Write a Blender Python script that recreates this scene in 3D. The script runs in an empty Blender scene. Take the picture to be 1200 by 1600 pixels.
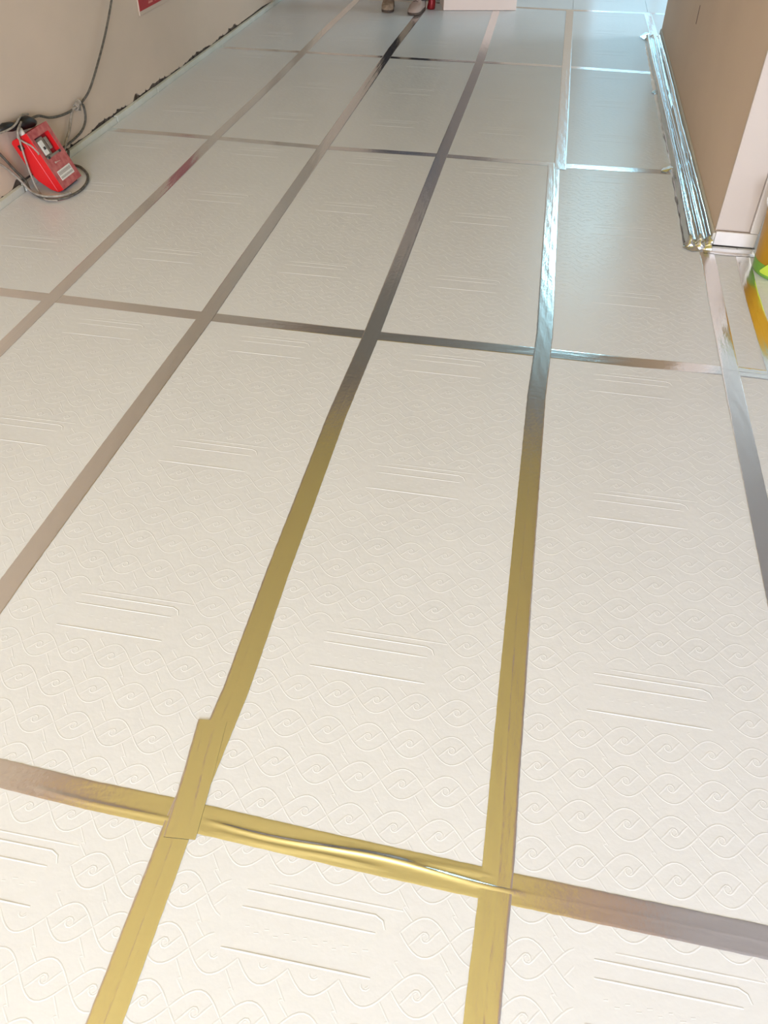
import bpy, bmesh, math, random
from mathutils import Vector, Matrix
random.seed(7)
S = bpy.context.scene
COL = S.collection

# ------------------------------------------------------------------ camera
cd = bpy.data.cameras.new('camera')
cd.sensor_fit = 'VERTICAL'; cd.sensor_height = 24.0; cd.lens = 24.0*1269.08/1600.0
cam = bpy.data.objects.new('camera', cd); COL.objects.link(cam)
cam.location = (1.7016, -0.6475, 1.4580)
cam.rotation_euler = (0.827429, -0.008105, 0.187453)
cd.clip_start = 0.02
S.camera = cam

# ------------------------------------------------------------------ world, lights, exposure
S.view_settings.view_transform = 'Standard'
S.view_settings.look = 'None'
S.view_settings.gamma = 1.0
S.view_settings.use_curve_mapping = False
S.view_settings.exposure = 0.06
w = bpy.data.worlds.new('world'); S.world = w; w.use_nodes = True
w.node_tree.nodes['Background'].inputs[0].default_value = (0.42, 0.75, 0.95, 1)
w.node_tree.nodes['Background'].inputs[1].default_value = 2.0

def area(name, loc, rot, sx, sy, power, col, spread=180):
    l = bpy.data.lights.new(name, 'AREA'); l.shape = 'RECTANGLE'
    l.size = sx; l.size_y = sy; l.energy = power; l.color = col
    l.spread = math.radians(spread)
    o = bpy.data.objects.new(name, l); o.location = loc; o.rotation_euler = rot
    COL.objects.link(o); return o
PI = math.pi
# daylight outside the far balcony window (faces -y) and outside the window behind the camera (faces +y)
area('daylight_far', (2.6, 8.70, 2.6), (-PI/2, 0, 0), 1.3, 0.8, 34, (0.46, 0.86, 1.0))
area('side_fill', (5.35, 7.3, 1.5), (0, PI/2, 0), 2.2, 1.3, 75, (0.80, 0.93, 1.0))  # added fill from the east, unseen, brightens the far floor
area('daylight_rear', (1.9, -4.45, 1.5), (PI/2, 0, 0), 3.0, 2.2, 500, (0.80, 0.85, 1.0))

# ------------------------------------------------------------------ helpers
def tag(o, label=None, cat=None, group=None, kind=None):
    if label: o['label'] = label
    if cat: o['category'] = cat
    if group: o['group'] = group
    if kind: o['kind'] = kind
    return o

def empty(name, loc=(0,0,0), rot=(0,0,0), **k):
    o = bpy.data.objects.new(name, None); COL.objects.link(o)
    o.empty_display_size = 0.05
    o.location = loc; o.rotation_euler = rot
    return tag(o, **k)

class MB:
    def __init__(s): s.v=[]; s.f=[]; s.uv={}; s.sm=[]
    def add(s, vs, fs, smooth=False, uvs=None):
        b=len(s.v); s.v += [tuple(x) for x in vs]
        for f in fs: s.f.append(tuple(b+i for i in f)); s.sm.append(smooth)
        if uvs:
            for i,u in enumerate(uvs): s.uv[b+i]=u
        return b
    def box(s, x0,x1,y0,y1,z0,z1, M=None):
        vs=[Vector((x,y,z)) for z in (z0,z1) for y in (y0,y1) for x in (x0,x1)]
        if M: vs=[M@v for v in vs]
        s.add(vs,[(0,2,3,1),(4,5,7,6),(0,1,5,4),(2,6,7,3),(0,4,6,2),(1,3,7,5)])
        return s
    def prism(s, poly, a0, a1, fn):       # poly of 2D points extruded from a0 to a1; fn(u,v,a) -> xyz
        n=len(poly)
        vs=[fn(u,v,a0) for u,v in poly]+[fn(u,v,a1) for u,v in poly]
        fs=[tuple(range(n))[::-1], tuple(range(n,2*n))]+[(i,(i+1)%n,n+(i+1)%n,n+i) for i in range(n)]
        s.add(vs,fs); return s
    def tube(s, pts, r, n=10, caps=True):
        P=[Vector(p) for p in pts]; m=len(P)
        R=r if isinstance(r,(list,tuple)) else [r]*m
        up=Vector((0,0,1)); rings=[]; prev=None
        for i,p in enumerate(P):
            t=(P[min(i+1,m-1)]-P[max(i-1,0)]).normalized()
            if prev is None:
                a=up if abs(t.dot(up))<.9 else Vector((1,0,0))
                x=t.cross(a).normalized()
            else:
                x=(prev-t*prev.dot(t)).normalized()
            prev=x; y=t.cross(x)
            rings.append([p+(x*math.cos(2*PI*k/n)+y*math.sin(2*PI*k/n))*R[i] for k in range(n)])
        vs=[v for r_ in rings for v in r_]
        fs=[(i*n+k,i*n+(k+1)%n,(i+1)*n+(k+1)%n,(i+1)*n+k) for i in range(m-1) for k in range(n)]
        if caps: fs+= [tuple(range(n))[::-1], tuple((m-1)*n+k for k in range(n))]
        s.add(vs,fs,True); return s
    def lathe(s, prof, c, n=48, cap=True):
        vs=[(c[0]+r*math.cos(2*PI*k/n), c[1]+r*math.sin(2*PI*k/n), c[2]+z) for r,z in prof for k in range(n)]
        fs=[(i*n+k,i*n+(k+1)%n,(i+1)*n+(k+1)%n,(i+1)*n+k) for i in range(len(prof)-1) for k in range(n)]
        if cap: fs+=[tuple(range(n))[::-1], tuple((len(prof)-1)*n+k for k in range(n))]
        s.add(vs,fs,True); return s
    def build(s, name, m=None, parent=None, bevel=0, seg=2, **k):
        me=bpy.data.meshes.new(name); me.from_pydata(s.v,[],s.f)
        me.polygons.foreach_set('use_smooth', s.sm)
        if s.uv:
            l=me.uv_layers.new(name='UVMap')
            for lp in me.loops: l.data[lp.index].uv = s.uv.get(lp.vertex_index,(0,0))
        me.update()
        o=bpy.data.objects.new(name,me); COL.objects.link(o)
        if m: me.materials.append(m)
        if parent: o.parent=parent
        if bevel:
            b=o.modifiers.new('bevel','BEVEL'); b.width=bevel; b.segments=seg; b.limit_method='ANGLE'; b.angle_limit=math.radians(35)
        return tag(o, **k)

def cr(pts, n=8):                                  # Catmull-Rom through the points
    P=[Vector(p) for p in pts]; P=[P[0]*2-P[1]]+P+[P[-1]*2-P[-2]]; out=[]
    for i in range(1,len(P)-2):
        a,b,c,d=P[i-1:i+3]
        for k in range(n):
            t=k/n
            out.append(.5*((2*b)+(c-a)*t+(2*a-5*b+4*c-d)*t*t+(3*b-a-3*c+d)*t**3))
    out.append(P[-2]); return out

# ------------------------------------------------------------------ materials
def mat(name, col, rough=.5, metal=0, spec=.5, coat=0):
    m=bpy.data.materials.new(name); m.use_nodes=True
    b=m.node_tree.nodes['Principled BSDF']
    b.inputs['Base Color'].default_value=(*col,1); b.inputs['Roughness'].default_value=rough
    b.inputs['Metallic'].default_value=metal; b.inputs['Specular IOR Level'].default_value=spec
    b.inputs['Coat Weight'].default_value=coat
    return m
def nd(m,t,**k):
    n=m.node_tree.nodes.new(t)
    for a,v in k.items(): setattr(n,a,v)
    return n
def lk(m,a,b): m.node_tree.links.new(a,b)
def bump(m, layers, coord='Object', dist=.001):    # layers: (scale vector, detail, strength)
    tc=nd(m,'ShaderNodeTexCoord'); prev=None; bs=m.node_tree.nodes['Principled BSDF']
    for sc,det,st in layers:
        mp=nd(m,'ShaderNodeMapping'); mp.inputs['Scale'].default_value=sc
        lk(m,tc.outputs[coord],mp.inputs[0])
        nz=nd(m,'ShaderNodeTexNoise'); nz.inputs['Scale'].default_value=1; nz.inputs['Detail'].default_value=det
        lk(m,mp.outputs[0],nz.inputs['Vector'])
        bp=nd(m,'ShaderNodeBump'); bp.inputs['Strength'].default_value=st; bp.inputs['Distance'].default_value=dist
        lk(m,nz.outputs[0],bp.inputs['Height'])
        if prev: lk(m,prev.outputs[0],bp.inputs['Normal'])
        prev=bp
    lk(m,prev.outputs[0],bs.inputs['Normal']); return m
def mottle(m, c1, c2, scale, lo=.35, hi=.65, coord='Object'):
    tc=nd(m,'ShaderNodeTexCoord'); mp=nd(m,'ShaderNodeMapping'); mp.inputs['Scale'].default_value=scale
    nz=nd(m,'ShaderNodeTexNoise'); nz.inputs['Scale'].default_value=1; nz.inputs['Detail'].default_value=4
    rp=nd(m,'ShaderNodeValToRGB'); rp.color_ramp.elements[0].position=lo; rp.color_ramp.elements[1].position=hi
    rp.color_ramp.elements[0].color=(*c1,1); rp.color_ramp.elements[1].color=(*c2,1)
    lk(m,tc.outputs[coord],mp.inputs[0]); lk(m,mp.outputs[0],nz.inputs['Vector']); lk(m,nz.outputs[0],rp.inputs[0])
    lk(m,rp.outputs[0],m.node_tree.nodes['Principled BSDF'].inputs['Base Color']); return m

M_board = mottle(mat('white_foam', (.715,.732,.745), .30, spec=.4), (.705,.722,.735), (.725,.742,.755), (3,3,3))
bump(M_board, [((38,38,38),3,.30), ((9,9,9),2,.25)], dist=.0015)
M_tape = mat('foil_tape', (.84,.84,.84), .17, 1.0)
bump(M_tape, [((45,7,1),3,.45), ((70,90,1),4,.12), ((150,60,1),2,.22), ((9,2,1),1,.3)], coord='UV', dist=.0010)
M_foil = mat('foil_wrap', (.76,.83,.86), .13, 1.0)
bump(M_foil, [((60,8,60),2,.35), ((30,30,30),1,.25)], dist=.002)
M_wallL = mottle(mat('left_plaster', (.70,.57,.45), .8), (.67,.55,.435), (.74,.60,.475), (1.2,1.2,1.6))
bump(M_wallL, [((25,25,25),4,.3)], dist=.002)
M_wallR = mottle(mat('right_plaster', (.76,.59,.46), .75), (.73,.565,.44), (.79,.62,.485), (.8,.9,1.3))
bump(M_wallR, [((25,25,25),4,.3)], dist=.002)
M_wallE = mat('beige_panel', (.56,.48,.42), .55)
M_lilac = mat('lilac_plaster', (.60,.55,.53), .8)
M_pier = mat('pinkish_plaster', (.90,.75,.67), .7)
M_ceil = mottle(mat('ochre_ceiling', (.88,.69,.24), .8), (.87,.68,.23), (.89,.70,.25), (.7,.7,.7))
M_beam = mat('salmon_beam', (.62,.42,.31), .8)
M_greyc = mat('grey_ceiling', (.42,.39,.35), .8)
M_brown = mat('brown_beam', (.28,.23,.20), .8)
M_dirt = mottle(mat('dark_masonry', (.14,.10,.075), .95), (.07,.05,.035), (.26,.21,.16), (30,30,30))
M_conc = mottle(mat('concrete', (.5,.48,.45), .9), (.45,.43,.4), (.55,.53,.5), (4,4,4))
M_strip = mottle(mat('pale_foam_strip', (.68,.70,.62), .6), (.65,.67,.59), (.72,.73,.66), (9,9,9))
M_stripR = mat('cream_foam_strip', (.62,.59,.52), .6)
M_trim = mottle(mat('white_trim', (.78,.73,.70), .4), (.74,.69,.66), (.80,.76,.73), (12,12,4))
M_red = mat('red_plastic', (.66,.012,.015), .35)
M_redd = mottle(mat('dusty_red_plastic', (.45,.09,.09), .6), (.40,.06,.06), (.55,.16,.14), (30,30,30))
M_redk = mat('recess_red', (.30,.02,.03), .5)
M_grey = mat('grey_plastic', (.24,.20,.16), .6)
M_wht = mat('white_plastic', (.78,.75,.70), .5)
M_blk = mat('black_plastic', (.012,.012,.012), .45)
M_cable = mottle(mat('grey_cable', (.09,.08,.07), .6), (.06,.055,.045), (.15,.135,.11), (60,60,60))
M_cord = mottle(mat('pale_grey_cord', (.34,.30,.25), .6), (.26,.23,.19), (.42,.37,.31), (50,50,50))
M_sign = mat('red_sign', (.42,.012,.015), .45)
M_pink = mat('pink_print', (.70,.25,.20), .6)
M_cream = mat('cream_edge', (.62,.50,.40), .6)
M_yel = mat('yellow_bucket', (.72,.36,.012), .4)
M_grn = mat('green_band', (.16,.35,.05), .4)
M_lime = mat('lime_print', (.52,.66,.06), .4)
M_tan = mottle(mat('tan_leather', (.32,.23,.15), .7), (.26,.18,.12), (.40,.29,.20), (40,40,40))
M_pinkt = mat('pale_suede', (.42,.31,.26), .8)
M_sole = mat('dark_sole', (.09,.06,.045), .7)
M_trou = mat('dark_trousers', (.02,.02,.024), .9)
M_shirt = mat('grey_shirt', (.16,.17,.2), .9)
M_skin = mat('skin', (.50,.30,.21), .55)
M_hair = mat('black_hair', (.01,.01,.01), .6)
M_mark = mat('dark_red_mark', (.10,.012,.01), .7)
M_alu = mat('window_alu', (.5,.5,.5), .4, .6)
M_glass = bpy.data.materials.new('window_glass'); M_glass.use_nodes=True
nt=M_glass.node_tree; nt.nodes.clear()
o_=nt.nodes.new('ShaderNodeOutputMaterial'); mx=nt.nodes.new('ShaderNodeMixShader'); tr=nt.nodes.new('ShaderNodeBsdfTransparent'); gl=nt.nodes.new('ShaderNodeBsdfGlossy')
gl.inputs['Roughness'].default_value=.02; mx.inputs[0].default_value=.06
nt.links.new(tr.outputs[0],mx.inputs[1]); nt.links.new(gl.outputs[0],mx.inputs[2]); nt.links.new(mx.outputs[0],o_.inputs[0])

def struct(name, mb, m, **k):
    return mb.build(name, m, kind='structure', **k)

# ------------------------------------------------------------------ room shell
H=3.0
struct('floor', MB().box(-.8,5.2,-4.2,8.5,-.12,-.0202), M_conc)
struct('ceiling', MB().box(-.8,5.2,-4.2,8.5,H,H+.12), M_ceil)
# left wall: dark masonry, plaster coat with a broken lower edge in front of it
struct('wall_left', MB().box(-.80,-.645,-4.2,8.5,-.02,H), M_dirt)
mb=MB(); ys=[]; y=-4.2
while y<8.5:
    ys.append(y); y+= .012 if 2.3<y<6 else .25
ys.append(8.5)
def lowedge(y):
    a=.036+.006*math.sin(y*9)+.004*math.sin(y*23+1)
    if 2.2<y<6:
        from mathutils import noise as _n
        a+= max(0,_n.noise(Vector((0,y*9,0)))-.02)*.045+max(0,_n.noise(Vector((5,y*38,0)))-.15)*.035
    return a
top=[]
for i,y in enumerate(ys):
    lo=lowedge(y)
    mb.add([(-.63,y,lo),(-.63,y,.09),(-.63,y,H),(-.645,y,lo)],[])
for i in range(len(ys)-1):
    a,b=4*i,4*i+4
    mb.f+=[(a,a+1,b+1,b),(a+1,a+2,b+2,b+1),(a+3,a,b,b+3)]; mb.sm+=[False]*3
struct('wall_left_plaster', mb, M_wallL)
# right wall with its beige end face
struct('wall_right', MB().box(2.452,2.59,2.815,6.42,.0,H), M_wallR)
struct('wall_right_end', MB().box(2.448,2.582,2.80,2.814,.062,H), M_wallE, bevel=.004)
struct('baseboard_right_end', MB().box(2.452,2.615,2.785,2.799,.004,.060), M_trim, bevel=.003)
struct('trim_1', MB().box(2.583,2.618,2.786,2.90,.061,H), M_trim, bevel=.004)
struct('wall_far', MB().box(-.645,1.95,8.3,8.5,-.02,H).box(3.15,5.2,8.3,8.5,-.02,H).box(1.95,3.15,8.3,8.5,2.92,H).box(1.95,3.15,8.3,8.5,-.02,.06), M_wallL)
struct('wall_east', MB().box(5.0,5.2,-4.2,6.6,-.02,H).box(5.0,5.2,8.0,8.3,-.02,H).box(5.0,5.2,6.6,8.0,-.02,.3).box(5.0,5.2,6.6,8.0,2.7,H), M_lilac)
struct('wall_rear', MB().box(-.645,.3,-4.2,-4.0,-.02,H).box(3.5,5.0,-4.2,-4.0,-.02,H).box(.3,3.5,-4.2,-4.0,-.02,.35).box(.3,3.5,-4.2,-4.0,2.6,H), M_wallL)
def window(n, x0,x1,z0,z1,y,k):
    f=MB(); t=.05
    f.box(x0,x1,y-.03,y+.03,z0,z0+t).box(x0,x1,y-.03,y+.03,z1-t,z1).box(x0,x0+t,y-.03,y+.03,z0+t,z1-t).box(x1-t,x1,y-.03,y+.03,z0+t,z1-t)
    for i in range(1,k):
        xc=x0+(x1-x0)*i/k; f.box(xc-.025,xc+.025,y-.028,y+.028,z0+t,z1-t)
    r=struct(n, f, M_alu)
    MB().box(x0+t,x1-t,y-.004,y+.004,z0+t,z1-t).build('pane', M_glass, r)
    return r
window('window_1', 1.95,3.15,.06,2.92,8.38,2)
wf=struct('added_window', MB().box(5.08,5.14,6.6,8.0,.3,.35).box(5.08,5.14,6.6,8.0,2.65,2.7).box(5.08,5.14,6.6,6.65,.35,2.65).box(5.08,5.14,7.95,8.0,.35,2.65).box(5.09,5.13,7.28,7.32,.35,2.65), M_alu)  # invented window, out of view, framing the added side fill
MB().box(5.106,5.114,6.65,7.95,.35,2.65).build('pane', M_glass, wf)
window('window_2', .3,3.5,.35,2.6,-4.1,3)
# plastered pier near the far end
c,s_=math.cos(math.radians(13.2)),math.sin(math.radians(13.2))
MP=Matrix.Translation((.772,6.893,0))@Matrix.Rotation(math.radians(13.2),4,'Z')
struct('wall_pier', MB().box(.0,.56,.36,.60,.002,H,MP), M_brown, bevel=.003)
ct=empty('carton',(.772,6.893,.002),(0,0,math.radians(13.2)),label='plain pinkish beige box on the floor at the top, right of the shoes',cat='box')
MB().box(0,.592,0,.33,0,.27).build('body',M_pier,ct,bevel=.004)
MB().box(.001,.591,.001,.163,.2705,.274).build('flap',M_pier,ct); MB().box(.001,.591,.167,.329,.2705,.274).build('flap',M_pier,ct)
MB().box(-.0005,.5925,.14,.19,.2742,.2747).build('sealing_tape',M_cream,ct)
# ceiling beams and the lower ceiling of the side area
struct('ceiling_side', MB().box(2.72,5.0,-4.0,8.3,H-.06,H), M_lilac)
struct('ceiling_far', MB().box(-.645,2.72,5.75,8.3,H-.05,H), M_greyc)
struct('trim_2', MB().box(2.30,2.72,-4.0,2.8,H-.22,H), M_beam)
struct('trim_3', MB().box(-.63,-.42,-4.0,8.3,H-.16,H), M_beam)
struct('trim_4', MB().box(-.42,2.30,5.35,5.75,H-.30,H), M_brown)

# ------------------------------------------------------------------ foam boards with embossed loops
CX,CY=.6/7,.09
def cell_lines():
    L=[]
    n=10
    L.append([(-.5+i/n, .36*math.cos(PI*(-.5+i/n))) for i in range(n+1)])
    L.append([(-.5+i/n,-.36*math.cos(PI*(-.5+i/n))) for i in range(n+1)])
    sw=[(-.30,-.20),(-.2,-.09),(-.10,.035),(-.045,.082),(.015,.085),(.06,.05),(.072,.0),(.05,-.04),(.018,-.055)]
    L.append(sw); L.append([(-x,-y) for x,y in sw])
    L.append([(.335,-.225),(.46,-.38),(.586,-.535)])
    L.append([(.545,-.50),(.50,-.515),(.49,-.55),(.62,-.67),(.747,-.785)])
    return L
CELL=cell_lines()
STY=(.445,1.055,1.655)
def ridge(mb, pts, w=.0026, h=.00028):
    n=len(pts); vs=[]
    for i,(x,y) in enumerate(pts):
        a=pts[max(i-1,0)]; b=pts[min(i+1,n-1)]
        tx,ty=b[0]-a[0],b[1]-a[1]; l=math.hypot(tx,ty) or 1; nx,ny=-ty/l,tx/l
        e=.35 if i in (0,n-1) else 1
        for o,z in ((-w,-.0002),(-w*.45,h*.72*e),(0,h*e),(w*.45,h*.72*e),(w,-.0002)):
            vs.append((x+nx*o,y+ny*o,z))
    fs=[(5*i+k,5*i+k+1,5*i+k+6,5*i+k+5) for i in range(n-1) for k in range(4)]
    mb.add(vs,[f[::-1] for f in fs],True)
def board_mesh(w, l, ox=0.0, oy=0.0, emboss=True):
    """board of w x l, local origin at its corner; (ox, oy) is where that corner lies on the full board"""
    g=.0012
    mb=MB().box(g,w-g,g,l-g,-.020,0)
    if emboss:
        for sy in STY:                               # the ruled stamps between the loops
            for (y,x0,x1,hh) in ((.063,.20,.44,.0004),(.047,.165,.395,.0007),(.018,.165,.40,.0007),(-.052,.15,.405,.0009)):
                P=[(x0+(x1-x0)*k/6-ox, sy+y-oy) for k in range(7)]
                if y==.047: P+= [(x1+.014-ox,sy+.040-oy),(x1+.02-ox,sy+.026-oy)]
                if all(.004<a<w-.004 and .004<b<l-.004 for a,b in P): ridge(mb,P,.0026,hh)
            rs=random.Random(3)
            for k in range(13):                      # short worn dashes
                x=.18+k*.017; y=sy-.012-.008*(k%2)-oy
                P=[(x-ox,y),(x+.006+.004*rs.random()-ox,y+.001)]
                if .004<P[0][0]<w-.01 and .004<y<l-.004: ridge(mb,P,.002,.0005)
        for i in range(-1,8):
            for j in range(-1,21):
                cx=.055+i*CX; cy=.062+j*CY
                for q,L in enumerate(CELL):
                    pts=[(cx+u*CX,cy+v*CY) for u,v in L]
                    cur=[]
                    for P in pts+[None]:
                        ok=False
                        if P:
                            ok = .005<P[0]-ox<w-.005 and .005<P[1]-oy<l-.005
                            for sy in STY:
                                if .135<P[0]<.435 and sy-.062<P[1]<sy+.072: ok=False
                        if ok: cur.append((P[0]-ox,P[1]-oy))
                        else:
                            if len(cur)>2: ridge(mb,cur)
                            cur=[]
    return mb
proto={}
def board(x0,x1,y0,y1,label,ox=0,oy=0):
    key=(round(x1-x0,4),round(y1-y0,4),ox,oy)
    if key not in proto:
        o=board_mesh(x1-x0,y1-y0,ox,oy).build('foam_board', M_board); proto[key]=o
    else:
        o=proto[key].copy(); COL.objects.link(o)
    o.location=(x0,y0,0)
    return tag(o,label=label,cat='foam board',group='white embossed foam boards laid over the floor')
rows=[(-1,-1.8,'nearest row'),(0,0,'second row from the camera'),(1,1.8,'third row from the camera'),
      (2,3.6,'fourth row from the camera'),(3,5.4,'row ending at the pinkish box')]
cols=[(-1,-.6,'against the left wall'),(0,0,'second column from the left wall'),(1,.6,'third column from the left wall'),
      (2,1.2,'fourth column from the left wall'),(3,1.8,'fifth column from the left wall')]
for r,y0,rn in rows:
    for c_,x0,cn in cols:
        if r==-1 and c_==-1: continue
        y1=y0+1.8 if r!=3 else 7.17
        board(x0 if c_>-1 else -.606,x0+.6,y0,y1,'white foam board, %s, %s'%(rn,cn))
board(2.4,3.0,-1.8,0,'white embossed foam board at the lower right, outermost of the nearest row')
board(2.4,3.0,0,1.8,'white foam board cut by the right edge, in front of the yellow bucket')
board(2.4,2.549,1.8,2.7835,'narrow foam board strip between two foil tapes before the wall end')
board(2.549,3.149,1.8,2.7835,'foam board under the yellow bucket', .0, .6)
board(2.62,3.149,2.7835,3.6,'foam board behind the yellow bucket past the doorway trim', .02,.98)
for c_,x0,nm in ((1,.6,'behind the pinkish box, third column from the left wall'),(2,1.2,'behind the right end of the pinkish box'),(3,1.8,'right of the pinkish box at the very top'),(4,2.4,'farthest right beyond the wall corner')):
    board(x0,x0+.6,7.17,8.29,'white foam board '+nm)
board(2.4,3.0,6.43,7.17,'small white foam board just past the far end of the right wall',0,.5)

# ------------------------------------------------------------------ foil tapes over the joints
def tape(label, pts, width=.057, z=.0006, creases=(), seam=True, jag=0, name='foil_tape', m=None, group='silver foil tapes sealing the board joints'):
    P=[Vector((x,y,0)) for x,y in pts]
    # resample
    segs=[(P[i+1]-P[i]).length for i in range(len(P)-1)]; tot=sum(segs)
    step=.012; n=max(2,int(tot/step)); rs=random.Random(sum(map(ord,label))%97)
    C=[]
    for k in range(n+1):
        d=tot*k/n; i=0
        while i<len(segs)-1 and d>segs[i]: d-=segs[i]; i+=1
        C.append(P[i].lerp(P[i+1], d/segs[i]))
    U=[-.5,-.485,-.4,-.32,-.25,-.19,-.13,-.08,-.04,-.015,0,.015,.04,.08,.13,.19,.25,.32,.4,.485,.5]; nu=len(U)
    vs=[];uv=[]
    so=rs.uniform(-.12,.12); ph=rs.random()*9
    for k,c in enumerate(C):
        t=(C[min(k+1,n)]-C[max(k-1,0)]).normalized(); nx=Vector((t.y,-t.x,0)); s=tot*k/n
        e0=rs.uniform(-1,1)*.0004; e1=rs.uniform(-1,1)*.0004
        for u in U:
            off=u*width+(e0 if u<-.45 else e1 if u>.45 else 0)
            zz=z if abs(u)<.49 else z-.0002
            if seam:
                zz+= .00026*(.6+.4*math.sin(s*2.3+ph*3))*math.exp(-((u-so-.09*math.sin(s*1.7+ph)-.03*math.sin(s*6.1+ph))/.045)**2)*(1 if abs(u)<.49 else 0)
            zz+= .00012*math.sin(s*31+u*9+ph)*math.sin(s*13+ph) if abs(u)<.47 else 0
            for (s0,s1,uo,amp,hh,ww,fr) in creases:
                if s0<s<s1:
                    wdw=math.sin(PI*(s-s0)/(s1-s0))**.5
                    cu=uo+amp*math.sin((s-s0)*fr)
                    zz+=hh*wdw*math.exp(-((u-cu)/ww)**2)
            q=c+nx*off
            vs.append((q.x,q.y,zz)); uv.append((u*width,s))
    fs=[(k*nu+i,(k+1)*nu+i,(k+1)*nu+i+1,k*nu+i+1) for k in range(n) for i in range(nu-1)]
    # orientation so normals face up
    a,b,c2=[Vector(vs[i]) for i in fs[0][:3]]
    if (b-a).cross(c2-a).z<0: fs=[f[::-1] for f in fs]
    mb=MB(); mb.add(vs,fs,True,uv)
    return mb.build(name, m or M_tape, label=label, cat='tape', group=group)
Z1,Z2=.0007,.0012
tape('foil tape across the nearest boards, gold and salmon reflections, crinkled ridge',[(-.6,.045),(.821,.025),(1.013,.015),(1.182,.012),(1.52,-.001),(1.766,-.008),(2.254,-.016),(3.0,-.03)],z=Z1,
     creases=[(1.50,1.83,.22,.03,.0022,.07,9),(1.85,2.44,.0,.09,.0042,.075,14),(1.87,2.2,.28,.05,.0025,.06,18),(2.1,2.42,-.22,.05,.0015,.08,17)])
tape('foil tape crosswise from left wall, level with the foil-wrapped pipe\'s near end',[(-.605,1.835),(-.214,1.826),(.547,1.806),(1.205,1.795),(1.692,1.8),(2.075,1.798),(2.40,1.808)],z=Z1)
tape('short foil tape running off the right edge, below the bucket',[(2.38,1.812),(2.526,1.806),(3.0,1.80)],z=Z1+.0003)
tape('crosswise foil tape starting at the left wall beyond the red box',[(-.605,3.622),(-.135,3.617),(.591,3.588),(1.206,3.60),(1.563,3.594),(1.80,3.594)],z=Z1,width=.052)
tape('short bright foil tape reaching the middle of the foil-wrapped pipe',[(1.78,3.585),(2.067,3.594),(2.335,3.604)],z=Z1+.0003)
tape('crosswise foil tape second from the far end, ending at the foil-wrapped pipe',[(-.605,5.40),(.853,5.397),(1.643,5.426),(1.811,5.418),(2.34,5.397)],z=Z1,width=.052)
tape('farthest crosswise foil tape, running behind the pinkish box',[(-.605,7.18),(.627,7.178),(1.349,7.155),(1.75,7.15),(2.338,7.178),(3.0,7.184)],z=Z1)
tape('long foil tape nearest the left wall, starting at the left edge',[(0,-1.0),(-.001,1.455),(-.002,1.809),(-.002,2.299),(0,3.233),(-.006,3.615),(.006,4.672),(-.004,5.926),(.006,7.15)],z=Z2,width=.054)
tape('second long foil tape from the left wall, greyish brown',[(.585,-1.0),(.581,.5),(.601,1.803),(.591,3.584),(.586,4.799),(.583,5.611),(.599,6.64),(.601,7.17)],z=Z2)
tape('long foil tape through the middle, gold turning brown then steel',[(1.225,-1.0),(1.208,-.339),(1.203,0),(1.212,.296),(1.203,.635),(1.196,1.308),(1.205,1.795),(1.206,3.601),(1.216,4.939),(1.217,5.414),(1.192,6.988),(1.19,7.16)],z=Z2)
tape('long foil tape right of centre, gold up front, glaring blue-white higher up',[(1.775,-1.0),(1.79,-.228),(1.795,.027),(1.793,.254),(1.79,.864),(1.788,1.532),(1.795,1.821),(1.797,1.929),(1.789,2.394),(1.771,3.60)],z=Z2)
tape('pale blue foil tape continuing beyond the offset joint towards the far end',[(1.803,3.53),(1.799,4.277),(1.79,5.413),(1.778,7.16)],z=Z2+.0006)
tape('grey foil tape leading from the wall corner down to the right edge',[(2.421,2.76),(2.421,2.593),(2.413,2.198),(2.408,1.867),(2.405,1.587),(2.40,.98),(2.39,-.8)],z=Z2)
tape('short foil tape past the far tip of the foil-wrapped pipe',[(2.41,6.34),(2.408,6.501),(2.397,7.151)],z=Z2)
tape('brownish foil tape between the narrow board and the yellow bucket',[(2.562,2.72),(2.551,2.416),(2.552,2.137),(2.552,1.81)],z=Z2,width=.055)
tape('foil tape laid along the foot of the wall end, pinkish sheen',[(2.41,2.735),(2.50,2.728),(2.61,2.735)],z=Z2+.0012,width=.06,creases=[(0.0,.2,.1,.05,.004,.12,9)])
tape('short gold patch of foil tape stuck askew over the front crossing',[(1.189,.217),(1.203,.09),(1.214,-.034)],z=Z2+.0009,width=.060,creases=[(.0,.25,-.2,.05,.0006,.05,20)])

# ------------------------------------------------------------------ edge strips at the wall feet
for a,b,n in ((-.5,2.73,'nearest the camera'),(2.745,3.73,'behind the red box'),(3.742,4.30,'under the hanging cable'),(4.312,8.2,'farthest from the camera')):
    MB().box(-.629,-.6075,a,b,-.0195,.030+random.uniform(-.001,.002)).build('edge_strip', M_strip, bevel=.002,
        label='pale green-white foam edge strip along the left wall foot, '+n, cat='edge strip', group='foam edge strips along the left wall')
MB().box(2.441,2.4515,2.79,6.40,.0005,.052).build('edge_strip', M_stripR, bevel=.002, label='cream foam edge strip upright between foil-wrapped pipe and right wall', cat='edge strip')

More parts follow.
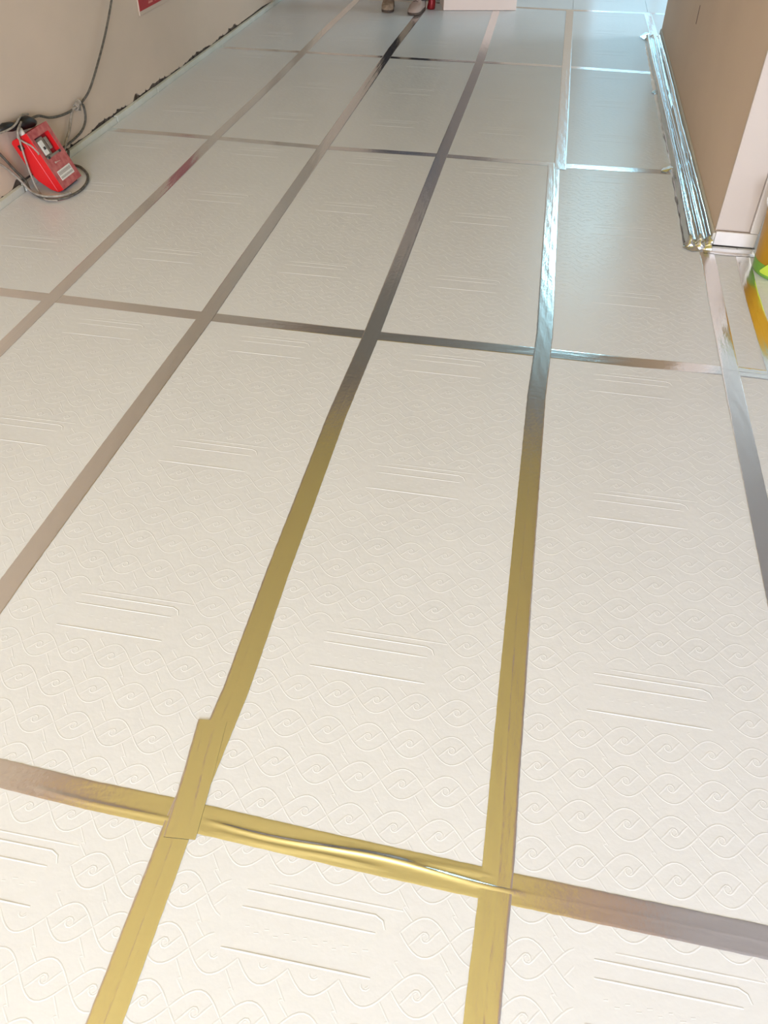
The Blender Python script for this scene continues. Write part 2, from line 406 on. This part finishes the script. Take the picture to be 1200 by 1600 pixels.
# ------------------------------------------------------------------ foil-wrapped pipe bundle along the right wall
root=empty('wrapped_pipe',(2.39,2.76,0),label='silver foil-wrapped pipe run along the foot of the right wall',cat='pipe')
mb=MB(); ny,nu=420,34; rs=random.Random(5)
from mathutils import noise
vs=[]
def prof(u,y):
    # u 0..1 from the outer floor edge to the wall
    j=.010*noise.noise(Vector((0,y*1.4,0)))
    xl=-.058+.006*math.sin(y*2.1)+j+ .005*noise.noise(Vector((3,y*9,0)))
    xr=.050
    x=xl+(xr-xl)*u
    def b(c,w_,h):
        d=(x-c)/w_
        return h*(.5+.5*math.cos(PI*d))**.7 if abs(d)<1 else 0
    c1=-.034+.005*math.sin(y*1.3); c2=.000+.006*math.sin(y*1.7+1)
    z=max(b(c1,.026,.036), b(c2,.025,.042), b(.046,.036,.040+.004*math.sin(y*3)), .010+.014*u)
    z+= .0030*noise.noise(Vector((x*40,y*1.6,1)))+.0010*noise.noise(Vector((x*70,y*8,4)))
    f=noise.noise(Vector((x*22,y*4.5,9))); z+= .010*max(0,f-.32)
    z*= min(1,u*7)
    return x,max(z,.0012 if u>0 else -.001)
for i in range(ny+1):
    y=3.58*i/ny
    for k in range(nu+1):
        u=k/nu; x,z=prof(u,y)
        e=min(1,(y+.0)/.03, (3.58-y)/.05); e=max(e,0)
        z=z*(.15+.85*math.sqrt(e)) if e<1 else z
        x-=.02*(1-e) if i>ny/2 else .0
        vs.append((x,y,z))
fs=[(i*(nu+1)+k,i*(nu+1)+k+1,(i+1)*(nu+1)+k+1,(i+1)*(nu+1)+k) for i in range(ny) for k in range(nu)]
mb.add(vs,fs,True); mb.build('foil_sleeve', M_foil, root)
# near end cap: crumpled foil folded to the floor
mb=MB(); vs=[]; n1,n2=18,26
for i in range(n1+1):
    for k in range(n2+1):
        u=k/n2; a=i/n1
        x,z=prof(u,.02); z=z*(1-a)**.7+.0025*(a>0)
        y=.012-.030*a-.012*u+ .004*noise.noise(Vector((x*70,a*5,2)))
        z+=.0035*noise.noise(Vector((x*90,a*7,8)))*(1-a)
        vs.append((x,y,max(z,.003)))
mb.add(vs,[(i*(n2+1)+k,(i+1)*(n2+1)+k,(i+1)*(n2+1)+k+1,i*(n2+1)+k+1) for i in range(n1) for k in range(n2)],True)
mb.build('end_fold', M_foil, root)
# torn tabs of foil
def tab(pts, h=.004, parent=root):
    m_=MB(); n=len(pts); vs=[(x,y,z) for x,y,z in pts]
    m_.add(vs,[tuple(range(n))]); m_.add([(x,y,z-.0006) for x,y,z in pts],[tuple(range(n))[::-1]])
    return m_.build('foil_tab', M_foil, parent)
tab([(-.062,3.50,.006),(-.095,3.55,.014),(-.05,3.62,.03),(-.02,3.58,.034)])
tab([(-.075,.835,.0035),(-.10,.845,.0045),(-.09,.875,.008),(-.055,.88,.02),(-.045,.85,.022)])
tab([(-.065,-.02,.003),(-.03,-.055,.0035),(.0,-.05,.0045),(-.01,-.015,.010)])
tab([(-.06,2.15,.004),(-.078,2.17,.006),(-.07,2.22,.01),(-.05,2.2,.02)])

# ------------------------------------------------------------------ red site power box leaning on the left wall
# local axes: X = width (world +y), Y = depth towards the back, Z = up the box
F0=Vector((-.420,2.745,.018)); A=math.radians(25)
ux=Vector((0,1,0)); uz=Vector((-math.sin(A),0,math.cos(A))); uy=Vector((-math.cos(A),0,-math.sin(A)))
MBX=Matrix((( ux.x,uy.x,uz.x,F0.x),(ux.y,uy.y,uz.y,F0.y),(ux.z,uy.z,uz.z,F0.z),(0,0,0,1)))
box=empty('power_box',label='red plastic site power box leaning on the left wall',cat='power box')
box.matrix_world=MBX
Wd,Hh=.176,.262
side=[(0,0),(0,Hh),(.088,Hh),(.100,Hh-.008),(.100,.10),(.092,.075),(.060,.022),(.035,.001)]
# body with a real recess at the front: frame pieces round it
fn=lambda d,h,a:(a,d,h)
rx0,rx1,rz0,rz1=.022,.150,.135,.228
mb=MB(); mb.prism([(.03 if d<.03 else d,h) for d,h in side],0,Wd,fn)
body=mb.build('body', M_red, box, bevel=.004)
mb=MB()
mb.box(0,rx0,0,.030,0,Hh).box(rx1,Wd,0,.030,0,Hh).box(rx0,rx1,0,.030,0,rz0).box(rx0,rx1,0,.030,rz1,Hh)
mb.build('side_shell', M_red, box)
mb=MB(); t=.0015
mb.box(0,rx0,-t,0,0,Hh).box(rx1,Wd,-t,0,0,Hh).box(rx0,rx1,-t,0,0,rz0).box(rx0,rx1,-t,0,rz1,Hh)
mb.build('front_panel', M_redd, box, label='dusty faded red front panel')
mb=MB().box(rx0-.004,rx1+.001,.0235,.0285,rz0,rz1); rc=mb.build('recess', M_redk, box)
MB().box(rx0+.002,rx0+.075,.010,.0235,rz0+.004,rz1-.006).build('switch_plate', M_grey, rc, bevel=.002)
sw=MB().box(rx0+.016,rx0+.050,.002,.010,rz0+.014,rz0+.076).build('breaker', M_wht, box, bevel=.002, label='white breaker module')
MB().box(rx0+.028,rx0+.038,-.003,.002,rz0+.036,rz0+.048).build('toggle', M_blk, sw)
MB().box(rx0+.086,rx0+.104,.010,.0235,rz0+.025,rz0+.078).build('socket', M_grey, box, bevel=.002)
MB().box(rx0+.001,rx1-.001,-.003,.010,rz0-.002,rz0+.007).build('hinge_rail', M_grey, box)
for x in (rx0+.012,rx1-.02): MB().box(x,x+.014,-.0045,-.003,rz0-.004,rz0+.007).build('latch', M_blk, box)
# label plate with two rows of small ports
lab=MB().box(.030,.146,-.003,-.0015,.032,.074).build('label_plate', M_wht, box)
for j,(n_,z0,z1) in enumerate(((11,.054,.068),(11,.038,.047))):
    for i in range(n_):
        x=.035+i*.0098
        MB().box(x,x+.0042,-.0036,-.003,z0,z1).build('port', M_grey, lab)
# worn pale print on the front
mb=MB()
for x0,x1,z0,z1 in ((.058,.066,.103,.111),(.069,.074,.104,.109),(.077,.083,.104,.107),(.088,.093,.103,.106),(.098,.102,.103,.105)):
    mb.box(x0,x1,-.0019,-.0015,z0,z1)
mb.build('worn_print', M_cream, box)
MB().box(-.0012,0,.052,.078,.212,.236).build('side_slot', M_blk, box)
MB().box(.03,.15,.012,.026,-.006,.0).build('foot', M_blk, box, bevel=.002)

# cables and plug
def cable(name,pts,r,m,label,n=8,**k):
    return MB().tube(cr(pts,n),r,10).build(name,m,label=label,cat='cable',**k)
cable('power_cable',[(-.622,4.45,2.70),(-.618,4.40,1.9),(-.612,4.16,1.05),(-.600,3.96,.62),(-.596,3.895,.535),(-.598,3.735,.392),(-.602,3.525,.243),(-.606,3.42,.200),(-.606,3.37,.195),(-.612,3.283,.187),(-.612,3.187,.195),(-.612,3.089,.215),(-.608,2.999,.249),(-.602,2.916,.262)],.0058,M_cable,'dark grey cable hanging down the left wall to the red box')
cable('cable_loop',[(-.597,3.35,.172),(-.596,3.36,.198),(-.602,3.40,.185),(-.606,3.412,.146),(-.608,3.398,.107),(-.608,3.345,.078),(-.608,3.26,.066),(-.605,3.18,.066),(-.60,3.12,.066),(-.598,3.06,.05)],.0058,M_cable,'dark cable loop hanging off the knot on the left wall')
cable('cable_tail',[(-.602,3.34,.195),(-.610,3.304,.187),(-.612,3.274,.157),(-.610,3.228,.111),(-.606,3.17,.08),(-.596,3.12,.058)],.0066,M_cord,'thicker grey cable dropping from the knot behind the red box')
mb=MB(); 
for k in range(5):
    a=k*.0085
    mb.tube([Vector((-.606+.0125*math.cos(t_),3.335+a+.002*math.sin(t_),.191+a*.35+.0125*math.sin(t_))) for t_ in [2*PI*i/14 for i in range(15)]],.0042,8)
mb.build('cable_knot',M_cord,label='grey taped knot where the cables join on the left wall',cat='knot')
cable('floor_cable',[(-.592,3.15,.045),(-.570,3.09,.012),(-.54,3.07,.009),(-.489,3.05,.008),(-.418,2.973,.008),(-.375,2.883,.008),(-.358,2.783,.008),(-.374,2.702,.008),(-.413,2.660,.008),(-.467,2.655,.008),(-.53,2.69,.008),(-.575,2.72,.016),(-.594,2.735,.050),(-.606,2.698,.109),(-.610,2.653,.174),(-.612,2.61,.225),(-.612,2.52,.30)],.0062,M_cable,'dark cable curling over the floor around the red box')
cable('cable_coil',[(-.37,2.72,.019),(-.40,2.675,.020),(-.455,2.655,.020),(-.515,2.670,.021),(-.565,2.700,.026),(-.595,2.69,.075),(-.607,2.64,.14),(-.612,2.57,.20)],.0055,M_cord,'pale grey cable doubled along the wall and floor before the red box')
cable('thin_cord',[(-.575,2.80,.285),(-.555,2.725,.272),(-.556,2.722,.235),(-.556,2.722,.185),(-.552,2.722,.114),(-.545,2.722,.055),(-.530,2.712,.025),(-.50,2.685,.011),(-.45,2.64,.010),(-.40,2.645,.010)],.0042,M_cord,'thin pale cord running down the red box side')
cable('thin_cord',[(-.57,2.79,.288),(-.560,2.72,.250),(-.545,2.728,.226),(-.522,2.742,.205),(-.500,2.745,.178),(-.494,2.74,.170)],.0040,M_cord,'short thin cord looped over the red box top corner')
pl=empty('plug',(-.598,2.78,.255),label='black power plug lying on top of the red box by the wall',cat='plug')
def blob(pts,r,name,m,par,base=Vector((-.598,2.78,.255))):
    return MB().tube([Vector(p)-base for p in pts],r,14).build(name,m,par)
blob([(-.600,2.80,.262),(-.596,2.83,.266),(-.592,2.87,.262),(-.59,2.90,.252),(-.59,2.925,.245)],[.018,.026,.027,.022,.012],'plug_body',M_blk,pl)
blob([(-.605,2.66,.285),(-.600,2.70,.290),(-.598,2.75,.278),(-.595,2.79,.268)],[.010,.018,.020,.014],'cable_gland',M_blk,pl)
blob([(-.578,2.775,.262),(-.562,2.765,.245),(-.553,2.757,.233)],[.012,.012,.010],'connector',M_wht,pl)
cable('thin_cord',[(-.60,2.50,.285),(-.596,2.60,.288),(-.585,2.68,.282),(-.575,2.74,.286),(-.58,2.80,.30),(-.60,2.86,.296),(-.610,2.92,.28)],.0045,M_cord,'thin grey cord crossing above the black plug')

# ------------------------------------------------------------------ red sign on the left wall
sg=empty('wall_sign',(-.629,4.27,.405),label='red notice board on the left wall above the cables',cat='sign')
MB().box(0,.008,0,.46,0,.62).build('backing',M_cream,sg,bevel=.002)
MB().box(.008,.010,.006,.452,.022,.612).build('red_face',M_sign,sg)
for (y0,z0,y1,z1) in ((.13,.038,.19,.048),(.14,.058,.20,.064),(.14,.077,.205,.083),(.135,.052,.143,.09),(.20,.052,.208,.09),(.225,.036,.29,.044),(.235,.056,.285,.062),(.225,.072,.30,.078),(.255,.036,.262,.09),(.32,.036,.38,.044),(.33,.058,.37,.064)):
    MB().box(.010,.0106,y0,y1,z0,z1).build('faded_stroke',M_pink,sg)

# mark on the right wall
mb=MB(); mb.prism([(0,0),(.010,.0),(.016,.085),(.008,.09)],2.4505,2.4519,lambda u,v,a:(a,4.735+u,.415+v)); mb.build('wall_mark',M_mark,label='short dark red stroke drawn on the right wall',cat='mark')

# ------------------------------------------------------------------ yellow and green bucket at the right edge
bk=empty('paint_bucket',(2.710,2.60,0.0),label='yellow and green plastic bucket cut off by the right edge',cat='bucket')
MB().lathe([(.118,.0006),(.124,.003),(.126,.010),(.128,.050)],(0,0,0)).build('green_base',M_grn,bk,label='green bottom band')
MB().lathe([(.1275,.0505),(.142,.285),(.146,.286),(.147,.292)],(0,0,0)).build('body',M_yel,bk)
MB().lathe([(.150,.280),(.151,.300),(.146,.306),(.12,.304),(.02,.304)],(0,0,0)).build('lid',M_grn,bk)
ang=[math.radians(a) for a in range(-150,-60,6)]
mb=MB(); vs=[]
for a in ang:
    for z,rr in ((.02,.1275),(.05,.1292),(.11,.1328)):
        t_=(a-ang[0])/(ang[-1]-ang[0]); zz=.016+(z-.02)*(math.sin(PI*t_)*.9+.1)
        vs.append((rr*math.cos(a),rr*math.sin(a),zz))
mb.add(vs,[(3*i+k,3*i+3+k,3*i+4+k,3*i+k+1) for i in range(len(ang)-1) for k in range(2)],True)
mb.build('printed_leaf',M_lime,bk,label='lime green printed shape')
mb=MB().tube([(.152*math.cos(t_),.152*math.sin(t_)*.35,.285-.10*math.sin(t_)) for t_ in [PI*i/20 for i in range(21)]],.003,8); mb.build('handle',M_wht,bk)

# ------------------------------------------------------------------ person standing at the far end (only the shoes reach into the frame)
per=empty('person',(.47,6.84,0),(0,0,0),label='person in dark trousers and tan work shoes standing left of the pinkish box',cat='person')
def skin(name, verts, edges, radii, m, parent, sub=2):
    me=bpy.data.meshes.new(name); me.from_pydata(verts,edges,[]); me.materials.append(m)
    o=bpy.data.objects.new(name,me); COL.objects.link(o); o.parent=parent
    sk=o.modifiers.new('skin','SKIN'); sk.use_smooth_shade=True
    for i,r in enumerate(radii):
        me.skin_vertices[0].data[i].radius = r if isinstance(r,tuple) else (r,r)
    me.skin_vertices[0].data[0].use_root=True
    sm=o.modifiers.new('sub','SUBSURF'); sm.levels=sub; sm.render_levels=sub
    return o
# body: pelvis root, torso, neck, head, arms with hands, legs
V=[(0,.02,.95),(0,.02,1.10),(0,.0,1.30),(0,.0,1.42),(0,-.01,1.50),(0,-.02,1.56),(0,-.03,1.63),(0,-.02,1.70)]
E_=[(0,1),(1,2),(2,3),(3,4),(4,5),(5,6),(6,7)]
Rr=[(.15,.10),(.14,.095),(.17,.11),(.12,.08),(.05,.05),(.06,.07),(.078,.09),(.06,.07)]
for sx in (-1,1):
    b=len(V)
    V+=[(sx*.19,.0,1.40),(sx*.25,.02,1.13),(sx*.25,-.06,.90),(sx*.25,-.08,.82)]
    Rr+=[.055,.043,.030,(.036,.018)]
    E_+=[(3,b),(b,b+1),(b+1,b+2),(b+2,b+3)]
    b=len(V)
    V+=[(sx*.10,.02,.86),(sx*.12,.0,.50),(sx*.13,.03,.13)]
    Rr+=[.088,.060,.040]
    E_+=[(0,b),(b,b+1),(b+1,b+2)]
body=skin('body',V,E_,Rr,M_skin,per)
for sx in (-1,1):
    for k in range(4):
        x=sx*.25+(k-1.5)*.016; L=[.085,.095,.09,.07][k]
        MB().tube([(x,-.085,.80),(x,-.095,.80-L*.5),(x,-.088,.80-L)],[.009,.0085,.006],8).build('finger',M_skin,body)
    MB().tube([(sx*.235,-.10,.84),(sx*.222,-.122,.815),(sx*.220,-.125,.785)],[.011,.010,.007],8).build('thumb',M_skin,body)
def leg(pts,rad): return MB().tube(cr(pts,5),[rad[0]+(rad[1]-rad[0])*i/((len(pts)-1)*5) for i in range((len(pts)-1)*5+1)],20)
tr=MB()
for sx in (-1,1):
    tr.tube(cr([(sx*.085,.02,.98),(sx*.11,.015,.75),(sx*.125,.0,.48),(sx*.133,.02,.25),(sx*.135,.03,.085)],5),[.125-.055*i/20 for i in range(21)],20)
tr.build('trousers',M_trou,per)
MB().lathe([(.15,.93),(.165,1.05),(.175,1.25),(.17,1.38),(.10,1.46),(.06,1.48)],(0,0.01,0),28).build('shirt',M_shirt,per)
for sx in (-1,1): MB().tube(cr([(sx*.14,0,1.41),(sx*.21,0,1.36),(sx*.252,.02,1.13),(sx*.252,-.05,.93)],4),[.075-.028*i/12 for i in range(13)],14).build('sleeve',M_shirt,per)
mb=MB().lathe([(.04,1.80),(.075,1.79),(.098,1.74),(.102,1.69),(.095,1.655)],(0,.0,0),24); mb.build('hair',M_hair,per)
mb=MB().tube([(0,-.115,1.67),(0,-.135,1.64),(0,-.118,1.632)],[.006,.013,.008],8); mb.build('nose',M_skin,body)
def shoe(x,y,rz,m,nm):
    # toe towards -y
    r=empty('shoe',(x,y,0)); r.parent=per; r.rotation_euler=(0,0,rz)
    out=[(.036,.10),(.042,.05),(.040,0),(.046,-.06),(.050,-.11),(.044,-.155),(.024,-.178),(0,-.184)]
    P=[(a,b_) for a,b_ in out]+[(-a,b_) for a,b_ in out[::-1][1:]]+[(-.02,.115),(.02,.115)]
    MB().prism(P,.0022,.022,lambda u,v,a:(u,v,a)).build('sole',M_sole,r,bevel=.003)
    mbs=MB(); vs=[]; n=len(P)
    lv=[(.022,1.0,0),(.045,.99,.0),(.065,.92,.05),(.085,.74,.35),(.10,.62,.5),(.115,.60,.5)]
    for z,sc,shr in lv:
        for (a,b_) in P:
            yy=b_*sc if b_>0 else b_*sc*(1-shr)
            zt=z if b_>-.05 else z*(1-.25*min(1,(-b_-.05)/.1))
            vs.append((a*sc,yy+.01*shr,max(zt,.021)))
    fs=[(i*n+k,i*n+(k+1)%n,(i+1)*n+(k+1)%n,(i+1)*n+k) for i in range(len(lv)-1) for k in range(n)]+[tuple((len(lv)-1)*n+k for k in range(n))]
    mbs.add(vs,fs,True); mbs.build('upper',m,r)
    lc=MB()
    for k in range(4): lc.tube([(-.02,-.075+k*.022,.078+k*.010),(0,-.08+k*.022,.086+k*.010),(.02,-.075+k*.022,.078+k*.010)],.0025,6)
    lc.build('laces',M_sole,r)
    return r
shoe(-.145,.045,.10,M_tan,'l'); shoe(.105,-.005,-.12,M_pinkt,'r')
# dark red crushed can beside the shoes
rc=MB().tube([(0,0,.0),(0,0,.01),(.006,.0,.05),(-.002,.003,.09),(0,0,.10)],[.030,.033,.030,.032,.026],18)
o=rc.build('drink_can',mat('dark_red_can',(.30,.015,.02),.4,.3),label='small dark red can on the floor beside the person\'s shoe',cat='can'); o.location=(.665,6.93,.0022)
